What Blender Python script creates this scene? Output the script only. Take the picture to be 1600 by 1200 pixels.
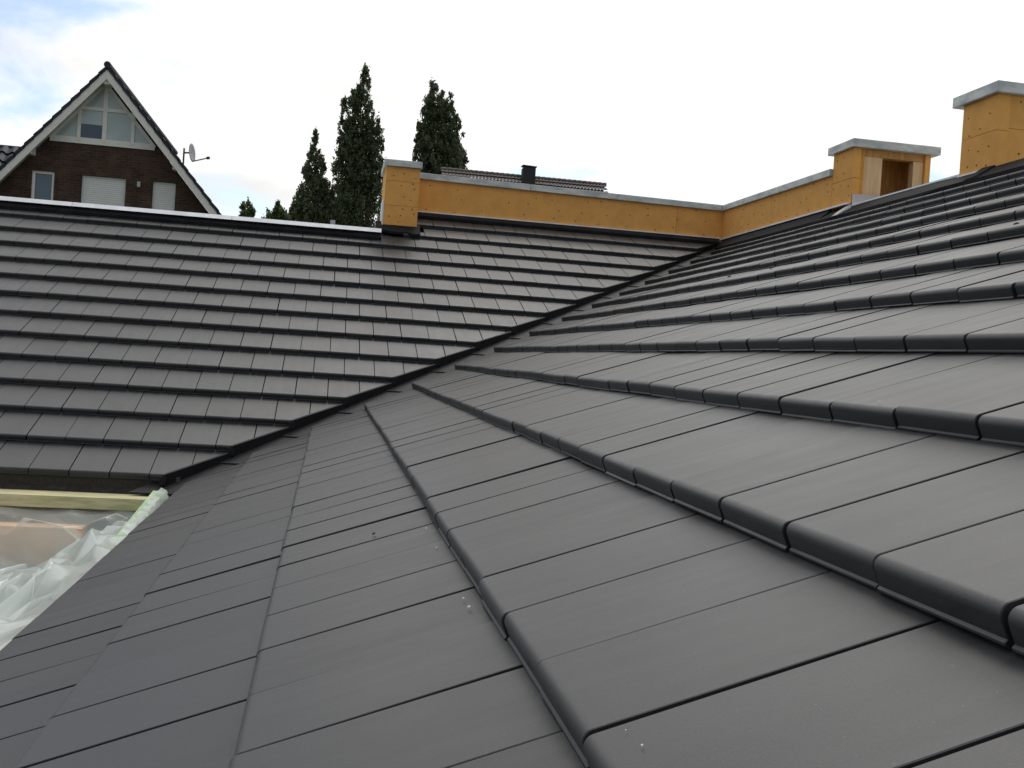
import bpy, bmesh, math, random
import numpy as np
from mathutils import Vector, Matrix

for o in list(bpy.data.objects):
    bpy.data.objects.remove(o)
SC = bpy.context.scene
COL = SC.collection
R = math.radians

# ------------------------------------------------------------------ units
# everything is laid out in tile widths (1 unit = 0.2 m), camera at the unit origin
S = 0.2
CAMZ = 3.8


def V(x, y, z):
    return Vector((x * S, y * S, z * S + CAMZ))


# ------------------------------------------------------------------ camera
FPX = 1668.88
YAW, PIT, ROLL = R(9.78405), R(-1.07625), R(3.77075)
fwd = Vector((math.sin(YAW) * math.cos(PIT), math.cos(YAW) * math.cos(PIT), math.sin(PIT)))
rgt0 = Vector((math.cos(YAW), -math.sin(YAW), 0))
up0 = rgt0.cross(fwd)
cr, sr = math.cos(ROLL), math.sin(ROLL)
rgt = rgt0 * cr + up0 * sr
upv = up0 * cr - rgt0 * sr
cam_d = bpy.data.cameras.new('camera')
cam = bpy.data.objects.new('camera', cam_d)
COL.objects.link(cam)
M = Matrix((rgt, upv, -fwd)).transposed().to_4x4()
M.translation = V(0, 0, 0)
cam.matrix_world = M
cam_d.sensor_width = 36
cam_d.lens = 36 * FPX / 1600
cam_d.clip_start = 0.02
cam_d.clip_end = 3000
SC.camera = cam


def pix(x, y, z):
    p = Vector((x, y, z))
    d = p.dot(fwd)
    if d < .05:
        return None
    return (800 + FPX * p.dot(rgt) / d, 600 - FPX * p.dot(upv) / d, d)


# ------------------------------------------------------------------ light
SUN_AZ, SUN_EL = R(16), R(56)
sun_dir = Vector((math.sin(SUN_AZ) * math.cos(SUN_EL), math.cos(SUN_AZ) * math.cos(SUN_EL), math.sin(SUN_EL)))
sd = bpy.data.lights.new('sun', 'SUN')
sd.energy = .8
sd.angle = R(20)
sd.color = (1, .96, .9)
so = bpy.data.objects.new('sun', sd)
COL.objects.link(so)
so.rotation_euler = (-sun_dir).to_track_quat('-Z', 'Y').to_euler()
so.location = V(0, 0, 200)

W = bpy.data.worlds.new('World')
SC.world = W
W.use_nodes = True
nt = W.node_tree
nt.nodes.clear()


def nd(t, kind, **kw):
    n = t.nodes.new(kind)
    for k, v in kw.items():
        if k == 'inp':
            for i, val in v.items():
                n.inputs[i].default_value = val
        else:
            setattr(n, k, v)
    return n


def lk(t, a, b):
    t.links.new(a, b)


def mth(t, op, a, b=None, clamp=False):
    n = t.nodes.new('ShaderNodeMath')
    n.operation = op
    n.use_clamp = clamp
    for i, v in enumerate((a, b)):
        if v is None:
            continue
        if isinstance(v, (int, float)):
            n.inputs[i].default_value = v
        else:
            t.links.new(v, n.inputs[i])
    return n.outputs[0]


def mrange(t, v, a, b, c=0., d=1., smooth=True):
    n = t.nodes.new('ShaderNodeMapRange')
    n.interpolation_type = 'SMOOTHSTEP' if smooth else 'LINEAR'
    t.links.new(v, n.inputs[0])
    for i, x in enumerate((a, b, c, d)):
        n.inputs[i + 1].default_value = x
    return n.outputs[0]


sky = nd(nt, 'ShaderNodeTexSky', sky_type='NISHITA', sun_disc=False, sun_elevation=SUN_EL, sun_rotation=SUN_AZ,
         altitude=50, air_density=1.0, dust_density=1.2, ozone_density=1.0)
skym = nd(nt, 'ShaderNodeVectorMath', operation='SCALE', inp={3: 0.15})
lk(nt, sky.outputs[0], skym.inputs[0])
tc = nd(nt, 'ShaderNodeTexCoord')
sep = nd(nt, 'ShaderNodeSeparateXYZ')
lk(nt, tc.outputs['Generated'], sep.inputs[0])
zc = mth(nt, 'ADD', mth(nt, 'MAXIMUM', sep.outputs[2], 0.0), 0.22)
comb = nd(nt, 'ShaderNodeCombineXYZ')
lk(nt, mth(nt, 'DIVIDE', sep.outputs[0], zc), comb.inputs[0])
lk(nt, mth(nt, 'DIVIDE', sep.outputs[1], zc), comb.inputs[1])
mp = nd(nt, 'ShaderNodeMapping', inp={1: (3.7, 1.2, 0.)})
lk(nt, comb.outputs[0], mp.inputs[0])
n1 = nd(nt, 'ShaderNodeTexNoise', inp={'Scale': 1.5, 'Detail': 9., 'Roughness': .56, 'Distortion': .25})
lk(nt, mp.outputs[0], n1.inputs['Vector'])
dotn = nd(nt, 'ShaderNodeVectorMath', operation='DOT_PRODUCT')
lk(nt, tc.outputs['Generated'], dotn.inputs[0])
dotn.inputs[1].default_value = sun_dir
glow = mrange(nt, dotn.outputs['Value'], 0.55, 0.95)          # cloud deck thickest and brightest round the hidden sun
wide = mrange(nt, dotn.outputs['Value'], -0.5, 0.80)
cov = mth(nt, 'ADD', n1.outputs[0], mth(nt, 'MULTIPLY', glow, .25))
cmask = mrange(nt, cov, 0.40, 0.56)
n2 = nd(nt, 'ShaderNodeTexNoise', inp={'Scale': 2.2, 'Detail': 6., 'Roughness': .5})
lk(nt, mp.outputs[0], n2.inputs['Vector'])
shade = mrange(nt, n2.outputs[0], .3, .7, .8, 1.08)
cb = mth(nt, 'MULTIPLY', shade, mth(nt, 'ADD', mth(nt, 'MULTIPLY', wide, .76), .36))
cb = mth(nt, 'ADD', cb, mth(nt, 'MULTIPLY', glow, .25))
ccol = nd(nt, 'ShaderNodeVectorMath', operation='SCALE')
ccol.inputs[0].default_value = (1.0, .995, .985)
lk(nt, cb, ccol.inputs[3])
mixw = nd(nt, 'ShaderNodeMix', data_type='VECTOR')
lk(nt, cmask, mixw.inputs[0])
lk(nt, skym.outputs[0], mixw.inputs[4])
lk(nt, ccol.outputs[0], mixw.inputs[5])
bg = nd(nt, 'ShaderNodeBackground', inp={1: 1.0})
lk(nt, mixw.outputs[1], bg.inputs[0])
wo = nd(nt, 'ShaderNodeOutputWorld')
lk(nt, bg.outputs[0], wo.inputs[0])

SC.view_settings.view_transform = 'Standard'
SC.view_settings.look = 'None'
SC.view_settings.exposure = 0.0
SC.view_settings.gamma = 1.0
SC.view_settings.use_curve_mapping = False
SC.render.resolution_x, SC.render.resolution_y = 1024, 768

# ------------------------------------------------------------------ materials
MATS = {}


def mat(name, col, rough=.6, spec=.5, metal=0., var=.08, scale=6., bump=0., stretch=(1, 1, 1), rand=0., col2=None,
        detail=6., coat=0., trans=0., alpha=1.):
    m = bpy.data.materials.new(name)
    m.use_nodes = True
    t = m.node_tree
    b = t.nodes['Principled BSDF']
    b.inputs['Roughness'].default_value = rough
    b.inputs['Specular IOR Level'].default_value = spec
    b.inputs['Metallic'].default_value = metal
    b.inputs['Coat Weight'].default_value = coat
    b.inputs['Alpha'].default_value = alpha
    tcn = nd(t, 'ShaderNodeTexCoord')
    oi = nd(t, 'ShaderNodeObjectInfo')
    off = nd(t, 'ShaderNodeVectorMath', operation='SCALE', inp={0: (37., 19., 53.)})
    lk(t, oi.outputs['Random'], off.inputs[3])
    ad = nd(t, 'ShaderNodeVectorMath', operation='ADD')
    lk(t, tcn.outputs['Object'], ad.inputs[0])
    lk(t, off.outputs[0], ad.inputs[1])
    mp_ = nd(t, 'ShaderNodeMapping', inp={3: stretch})
    lk(t, ad.outputs[0], mp_.inputs[0])
    nz = nd(t, 'ShaderNodeTexNoise', inp={'Scale': scale, 'Detail': detail, 'Roughness': .6})
    lk(t, mp_.outputs[0], nz.inputs['Vector'])
    c1 = nd(t, 'ShaderNodeMix', data_type='RGBA')
    f = mrange(t, nz.outputs[0], .3, .7)
    lk(t, f, c1.inputs[0])
    if col2 is None:
        c1.inputs[6].default_value = (*[c * (1 - var) for c in col], 1)
        c1.inputs[7].default_value = (*[c * (1 + var) for c in col], 1)
    else:
        c1.inputs[6].default_value = (*col, 1)
        c1.inputs[7].default_value = (*col2, 1)
    out = c1.outputs[2]
    if rand:
        hs = nd(t, 'ShaderNodeHueSaturation')
        lk(t, out, hs.inputs['Color'])
        lk(t, mrange(t, oi.outputs['Random'], 0, 1, 1 - rand, 1 + rand, False), hs.inputs['Value'])
        out = hs.outputs[0]
    lk(t, out, b.inputs['Base Color'])
    lk(t, mrange(t, nz.outputs[0], .2, .8, max(0, rough - .07), min(1, rough + .07), False), b.inputs['Roughness'])
    if bump:
        bp = nd(t, 'ShaderNodeBump', inp={'Strength': 1., 'Distance': bump})
        lk(t, nz.outputs[0], bp.inputs['Height'])
        lk(t, bp.outputs[0], b.inputs['Normal'])
    MATS[name] = m
    return m


def tile_material():
    m = bpy.data.materials.new('tile')
    m.use_nodes = True
    t = m.node_tree
    b = t.nodes['Principled BSDF']
    b.inputs['Specular IOR Level'].default_value = .44
    tcn = nd(t, 'ShaderNodeTexCoord')
    oi = nd(t, 'ShaderNodeObjectInfo')
    off = nd(t, 'ShaderNodeVectorMath', operation='SCALE', inp={0: (37., 19., 53.)})
    lk(t, oi.outputs['Random'], off.inputs[3])
    ad = nd(t, 'ShaderNodeVectorMath', operation='ADD')
    lk(t, tcn.outputs['Object'], ad.inputs[0])
    lk(t, off.outputs[0], ad.inputs[1])
    # long faint streaks running up the tile
    mp1 = nd(t, 'ShaderNodeMapping', inp={3: (26., 2.2, 4.)})
    lk(t, ad.outputs[0], mp1.inputs[0])
    st = nd(t, 'ShaderNodeTexNoise', inp={'Scale': 1., 'Detail': 4., 'Roughness': .55})
    lk(t, mp1.outputs[0], st.inputs['Vector'])
    # clouds of dust
    du = nd(t, 'ShaderNodeTexNoise', inp={'Scale': 7., 'Detail': 6., 'Roughness': .6})
    lk(t, ad.outputs[0], du.inputs['Vector'])
    gr = nd(t, 'ShaderNodeTexNoise', inp={'Scale': 420., 'Detail': 2., 'Roughness': .6})
    lk(t, ad.outputs[0], gr.inputs['Vector'])
    v = mth(t, 'ADD', mrange(t, st.outputs[0], .3, .7, -.10, .12), mrange(t, du.outputs[0], .3, .75, -.06, .09))
    v = mth(t, 'ADD', v, mrange(t, gr.outputs[0], .3, .7, -.17, .17))
    v = mth(t, 'ADD', v, mrange(t, oi.outputs['Random'], 0, 1, .86, 1.14, False))
    base = nd(t, 'ShaderNodeVectorMath', operation='SCALE', inp={0: (.0300, .0302, .0314)})
    lk(t, v, base.inputs[3])
    # rare pale scuffs and specks
    sc = nd(t, 'ShaderNodeTexNoise', inp={'Scale': 55., 'Detail': 5., 'Roughness': .7, 'Distortion': 1.2})
    lk(t, ad.outputs[0], sc.inputs['Vector'])
    sm = nd(t, 'ShaderNodeTexNoise', inp={'Scale': 3.2, 'Detail': 2.})
    lk(t, ad.outputs[0], sm.inputs['Vector'])
    scm = mth(t, 'MULTIPLY', mrange(t, sc.outputs[0], .66, .76), mrange(t, sm.outputs[0], .585, .68))
    mx = nd(t, 'ShaderNodeMix', data_type='RGBA')
    pk = nd(t, 'ShaderNodeTexNoise', inp={'Scale': 170., 'Detail': 1., 'Roughness': .4})
    lk(t, ad.outputs[0], pk.inputs['Vector'])
    pkm = mth(t, 'MULTIPLY', mrange(t, pk.outputs[0], .755, .81), .2)
    lk(t, mth(t, 'ADD', mth(t, 'MULTIPLY', scm, .45), pkm), mx.inputs[0])
    lk(t, base.outputs[0], mx.inputs[6])
    mx.inputs[7].default_value = (.24, .22, .19, 1)
    lk(t, mx.outputs[2], b.inputs['Base Color'])
    r_ = mth(t, 'ADD', mrange(t, du.outputs[0], .3, .7, .41, .46), mrange(t, st.outputs[0], .3, .7, -.03, .03))
    lk(t, r_, b.inputs['Roughness'])
    bp = nd(t, 'ShaderNodeBump', inp={'Strength': .25, 'Distance': .0006})
    hh = mth(t, 'ADD', gr.outputs[0], mth(t, 'MULTIPLY', st.outputs[0], 1.5))
    lk(t, hh, bp.inputs['Height'])
    lk(t, bp.outputs[0], b.inputs['Normal'])
    MATS['tile'] = m


tile_material()
mat('underlay', (.012, .012, .012), .8)
mat('valley_black', (.009, .009, .010), .6, spec=.25, var=.3, scale=12)
mat('valley_metal', (.016, .016, .017), .6, spec=.25, var=.3, scale=9, rand=.15)
mat('flashing', (.010, .010, .011), .8, spec=.16, var=.5, scale=9, bump=.006)
mat('aluminium', (.80, .81, .82), .45, metal=.2, var=.1, scale=9)
mat('zinc', (.70, .71, .67), .5, metal=.1, col2=(.40, .43, .42), scale=6, stretch=(1, 1, 2.5))
mat('zinc_sheet', (.5, .5, .5), .45, metal=.3, var=.15, scale=5)
mat('fibreboard', (.77, .39, .108), .85, spec=.2, var=.07, scale=10, bump=.0008, rand=.05)
mat('board_edge', (.62, .30, .07), .85, spec=.2, var=.15, scale=12)
mat('raw_wood', (.72, .50, .28), .7, spec=.3, var=.12, scale=5, stretch=(10, 10, 1))
mat('brown_wood', (.55, .29, .09), .75, spec=.3, var=.22, scale=6, stretch=(8, 8, 1))
mat('nail', (.05, .03, .015), .6)
mat('treated_beam', (.68, .62, .38), .75, spec=.25, col2=(.42, .40, .20), scale=6, stretch=(1, 7, 7), detail=9)
mat('green_beam', (.36, .52, .31), .72, spec=.25, col2=(.52, .62, .42), scale=4, stretch=(7, 1, 7))
mat('vent_strip', (.06, .05, .043), .7, var=.4, scale=60)
mat('orange_board', (.92, .56, .34), .8, spec=.2, var=.15, scale=4)
mat('slab', (.35, .36, .35), .9, spec=.2, var=.15, scale=3)
mat('render_wall', (.6, .58, .53), .9, spec=.2)
mat('grass', (.085, .095, .06), .95, spec=.1, var=.4, scale=.6)
mat('white_paint', (.74, .71, .65), .5, var=.05)
mat('soffit', (.40, .385, .36), .7, var=.08)
mat('house_tile', (.022, .024, .034), .55, spec=.3, var=.25, scale=8, rand=.2)
mat('brown_tile', (.115, .09, .08), .75, var=.35, scale=3, rand=.15)
mat('blind', (.42, .48, .47), .16, spec=.6, var=.06, scale=1.5)
mat('glass_dark', (.035, .045, .06), .06, spec=.8)
mat('shutter', (.66, .67, .64), .55, var=.03)
mat('dish', (.35, .36, .38), .5)
mat('dark_metal', (.06, .06, .065), .5)
mat('chimney_brick', (.03, .028, .028), .85)
mat('bark', (.09, .07, .05), .9, var=.3)
mat('crumb', (.62, .64, .62), .8)
mat('dead_leaf', (.02, .017, .014), .8)
mat('grey_paint', (.42, .43, .43), .6)


def brick_material():
    m = bpy.data.materials.new('brick_wall')
    m.use_nodes = True
    t = m.node_tree
    b = t.nodes['Principled BSDF']
    b.inputs['Roughness'].default_value = .9
    b.inputs['Specular IOR Level'].default_value = .2
    tcn = nd(t, 'ShaderNodeTexCoord')
    mp_ = nd(t, 'ShaderNodeMapping', inp={2: (R(90), 0, 0)})
    lk(t, tcn.outputs['Object'], mp_.inputs[0])
    br = nd(t, 'ShaderNodeTexBrick', inp={'Scale': 1., 'Brick Width': .25, 'Row Height': .0833, 'Mortar Size': .011,
                                          'Color1': (.054, .030, .020, 1), 'Color2': (.092, .049, .031, 1),
                                          'Mortar': (.075, .062, .055, 1), 'Bias': -.1})
    lk(t, mp_.outputs[0], br.inputs['Vector'])
    nz = nd(t, 'ShaderNodeTexNoise', inp={'Scale': 3., 'Detail': 6.})
    lk(t, tcn.outputs['Object'], nz.inputs['Vector'])
    hs = nd(t, 'ShaderNodeHueSaturation')
    lk(t, br.outputs['Color'], hs.inputs['Color'])
    lk(t, mrange(t, nz.outputs[0], .3, .7, .8, 1.2), hs.inputs['Value'])
    lk(t, hs.outputs[0], b.inputs['Base Color'])
    bp = nd(t, 'ShaderNodeBump', inp={'Strength': 1., 'Distance': .008})
    bp.invert = True
    lk(t, br.outputs['Fac'], bp.inputs['Height'])
    lk(t, bp.outputs[0], b.inputs['Normal'])
    MATS['brick_wall'] = m


brick_material()


def leaf_material(name, c1, c2):
    m = bpy.data.materials.new(name)
    m.use_nodes = True
    t = m.node_tree
    t.nodes.clear()
    geo = nd(t, 'ShaderNodeNewGeometry')
    mx = nd(t, 'ShaderNodeMix', data_type='RGBA')
    lk(t, geo.outputs['Random Per Island'], mx.inputs[0])
    mx.inputs[6].default_value = (*c1, 1)
    mx.inputs[7].default_value = (*c2, 1)
    d = nd(t, 'ShaderNodeBsdfPrincipled', inp={'Roughness': .5, 'Specular IOR Level': .35})
    tr = nd(t, 'ShaderNodeBsdfTranslucent')
    lk(t, mx.outputs[2], d.inputs['Base Color'])
    lk(t, mx.outputs[2], tr.inputs['Color'])
    ms = nd(t, 'ShaderNodeMixShader', inp={0: .45})
    lk(t, d.outputs[0], ms.inputs[1])
    lk(t, tr.outputs[0], ms.inputs[2])
    o = nd(t, 'ShaderNodeOutputMaterial')
    lk(t, ms.outputs[0], o.inputs[0])
    MATS[name] = m


leaf_material('leaf_dark', (.065, .095, .048), (.165, .20, .105))
leaf_material('leaf_mid', (.09, .13, .05), (.18, .22, .09))


def plastic_material():
    m = bpy.data.materials.new('plastic_film')
    m.use_nodes = True
    t = m.node_tree
    t.nodes.clear()
    tcn = nd(t, 'ShaderNodeTexCoord')
    nz = nd(t, 'ShaderNodeTexNoise', inp={'Scale': 2.2, 'Detail': 5.})
    lk(t, tcn.outputs['Object'], nz.inputs['Vector'])
    d = nd(t, 'ShaderNodeBsdfPrincipled', inp={'Base Color': (.78, .83, .78, 1), 'Roughness': .17, 'Specular IOR Level': .7})
    tl = nd(t, 'ShaderNodeBsdfTranslucent', inp={0: (.82, .87, .82, 1)})
    tr = nd(t, 'ShaderNodeBsdfTransparent', inp={0: (.93, .95, .93, 1)})
    a = nd(t, 'ShaderNodeMixShader', inp={0: .35})
    lk(t, d.outputs[0], a.inputs[1])
    lk(t, tl.outputs[0], a.inputs[2])
    c = nd(t, 'ShaderNodeMixShader')
    sp_ = nd(t, 'ShaderNodeSeparateXYZ')
    lk(t, tcn.outputs['Object'], sp_.inputs[0])
    taut = mrange(t, sp_.outputs[1], .90, 1.15)                 # stretched single layer by the beam, doubled folds nearer the camera
    lk(t, mth(t, 'ADD', mrange(t, nz.outputs[0], .3, .7, .06, .20), mth(t, 'MULTIPLY', taut, .50)), c.inputs[0])
    lk(t, a.outputs[0], c.inputs[1])
    lk(t, tr.outputs[0], c.inputs[2])
    o = nd(t, 'ShaderNodeOutputMaterial')
    lk(t, c.outputs[0], o.inputs[0])
    MATS['plastic_film'] = m


plastic_material()


# ------------------------------------------------------------------ building helpers (unit coordinates)
BASE = {}


def tag(o, label=None, cat=None, group=None, kind=None):
    if label:
        o['label'] = label
    if cat:
        o['category'] = cat
    if group:
        o['group'] = group
    if kind:
        o['kind'] = kind
    return o


def empty(name, x, y, z, label=None, cat=None, group=None, kind=None):
    o = bpy.data.objects.new(name, None)
    COL.objects.link(o)
    o.location = V(x, y, z)
    o.empty_display_size = .2
    BASE[o.name] = o.location.copy()
    return tag(o, label, cat, group, kind)


def root_loc(o):
    while o.parent:
        o = o.parent
    return BASE.get(o.name, o.location.copy())


def link_mesh(name, me, parent=None, origin=None):
    o = bpy.data.objects.new(name, me)
    COL.objects.link(o)
    if parent is not None:
        o.parent = parent
    return o


class MB:
    def __init__(self):
        self.v = []
        self.f = []

    def add(self, verts, faces):
        b = len(self.v)
        self.v.extend(verts)
        self.f.extend([tuple(b + i for i in f) for f in faces])
        return self

    def box(self, x0, x1, y0, y1, z0, z1):
        vs = [(x, y, z) for z in (z0, z1) for y in (y0, y1) for x in (x0, x1)]
        return self.add(vs, [(0, 2, 3, 1), (4, 5, 7, 6), (0, 1, 5, 4), (2, 6, 7, 3), (0, 4, 6, 2), (1, 3, 7, 5)])

    def hexa(self, p):
        """8 points: bottom ring 0-3 counter-clockwise from above, top ring 4-7"""
        return self.add(p, [(3, 2, 1, 0), (4, 5, 6, 7), (0, 1, 5, 4), (1, 2, 6, 5), (2, 3, 7, 6), (3, 0, 4, 7)])

    def prism(self, poly, axis, a, b):
        """extrude a polygon of 2-D points along an axis ('x': poly is (y,z); 'y': poly is (x,z); 'z': poly is (x,y))"""
        n = len(poly)

        def pt(p, t):
            return {'x': (t, p[0], p[1]), 'y': (p[0], t, p[1]), 'z': (p[0], p[1], t)}[axis]
        vs = [pt(p, a) for p in poly] + [pt(p, b) for p in poly]
        fs = [tuple(range(n)), tuple(range(2 * n - 1, n - 1, -1))]
        fs += [(i, n + i, n + (i + 1) % n, (i + 1) % n) for i in range(n)]
        return self.add(vs, fs)

    def tube(self, a, b, r0, r1=None, n=8):
        a, b = Vector(a), Vector(b)
        r1 = r0 if r1 is None else r1
        d = (b - a).normalized()
        s = d.orthogonal().normalized()
        t = d.cross(s)
        vs = []
        for c, r in ((a, r0), (b, r1)):
            for i in range(n):
                q = 2 * math.pi * i / n
                vs.append(tuple(c + s * (r * math.cos(q)) + t * (r * math.sin(q))))
        fs = [(i, (i + 1) % n, n + (i + 1) % n, n + i) for i in range(n)]
        fs += [tuple(range(n - 1, -1, -1)), tuple(range(n, 2 * n))]
        return self.add(vs, fs)

    def build(self, name, m, parent=None, origin=None, bevel=0., smooth=False, **tags):
        L = root_loc(parent) if parent is not None else (V(*origin) if origin else V(*[sum(c) / len(self.v) for c in zip(*self.v)]))
        me = bpy.data.meshes.new(name)
        me.from_pydata([tuple(V(*v) - L) for v in self.v], [], self.f)
        bm = bmesh.new()
        bm.from_mesh(me)
        bmesh.ops.recalc_face_normals(bm, faces=bm.faces)
        if bevel:
            bmesh.ops.bevel(bm, geom=list(bm.edges), offset=bevel * S, segments=2, affect='EDGES', profile=.6)
        bm.to_mesh(me)
        bm.free()
        if smooth:
            me.polygons.foreach_set('use_smooth', [True] * len(me.polygons))
            me.set_sharp_from_angle(angle=R(40))
        me.materials.append(MATS[m])
        o = link_mesh(name, me, parent)
        if parent is None:
            o.location = L
        return tag(o, **tags)


# ------------------------------------------------------------------ roof geometry
P = R(24.30854)
CP, SP, TP = math.cos(P), math.sin(P), math.tan(P)
YA, XB, Z0, G, DZ = 29.24858, -3.55104, -3.52637, 1.71614, -.15675
GC, GS = G * CP, G * SP
TH = .180           # height of a tile nose
WB, B_Y0 = 1.066, .66
A_CUT, B_CUT = -.52, .22
AXIS = .347


def zA(y):
    return Z0 + TP * (y - YA)


def zB(x):
    return Z0 + DZ + TP * (x - XB)


FA = Matrix(((1, 0, 0), (0, CP, -SP), (0, SP, CP)))                  # columns: across, up the slope, normal
FB = Matrix(((0, CP, -SP), (-1, 0, 0), (0, SP, CP)))
NA, NB = FA.col[2], FB.col[2]


def profile(rich):
    tail = G + .14
    sl_ = TH / G
    top = lambda y: -sl_ * y
    r, ns = .058, (7 if rich else 4)
    th_ = math.atan(sl_)
    # arc tangent to the upright front and to the gently falling top
    cy = .003 + r
    cz = top(cy) - r / math.cos(th_)
    rr = []
    for k in range(ns + 1):
        a = math.pi - (math.pi / 2 + th_) * k / ns
        rr.append((cy + r * math.cos(a), cz + r * math.sin(a)))
    if rich:
        lip = [(.020, -TH - .012), (-.003, -TH - .008), (-.017, -TH + .014), (-.014, -TH + .024), (.003, -TH + .032)]
    else:
        lip = [(.010, -TH - .008), (-.009, -TH + .018), (.003, -TH + .032)]
    pts = lip + rr
    ys = rr[-1][0] + .02
    pts += [(ys, top(ys)), (tail, top(tail)), (tail, top(tail) - .07), (.12, -TH - .012)]
    return pts


def tile_bm(w, rich, gap):
    bm = bmesh.new()
    pr = profile(rich)
    n = len(pr)
    h = w / 2 - gap / 2
    ch = .006
    rings = []
    cy, cz = .5, -.08
    for x, k in ((-h, 1), (-h + ch, 0), (h - ch, 0), (h, 1)):
        ring = []
        for y, z in pr:
            if k:
                z2 = z - .004 if z > -.09 or y > .3 else z
                y2 = y + .004 if y < .06 else y
            else:
                y2, z2 = y, z
            ring.append(bm.verts.new((x * S, y2 * S, z2 * S)))
        rings.append(ring)
    for a, b in zip(rings, rings[1:]):
        for i in range(n):
            j = (i + 1) % n
            bm.faces.new((a[i], b[i], b[j], a[j]))
    bm.faces.new(rings[0])
    bm.faces.new(list(reversed(rings[-1])))
    bmesh.ops.recalc_face_normals(bm, faces=bm.faces)
    for f_ in bm.faces:
        c = f_.calc_center_median() / S
        f_.smooth = -TH + .03 < c.z and abs(c.x) < h - ch and f_.normal.z > -.2 and f_.normal.y < .5
    for e_ in bm.edges:
        e_.smooth = all(f_.smooth for f_ in e_.link_faces)
    return bm


def finish(bm, name):
    me = bpy.data.meshes.new(name)
    bm.to_mesh(me)
    bm.free()
    me.materials.append(MATS['tile'])
    return me


rng = random.Random(11)


def wav(a, b, seed):
    """slow unevenness of a real batten roof"""
    return (math.sin(a * .71 + seed) * .5 + math.sin(a * 1.63 + b * 1.1 + seed * 2.3) * .32 + math.sin(b * 2.1 + a * .23 + seed) * .4)


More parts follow.
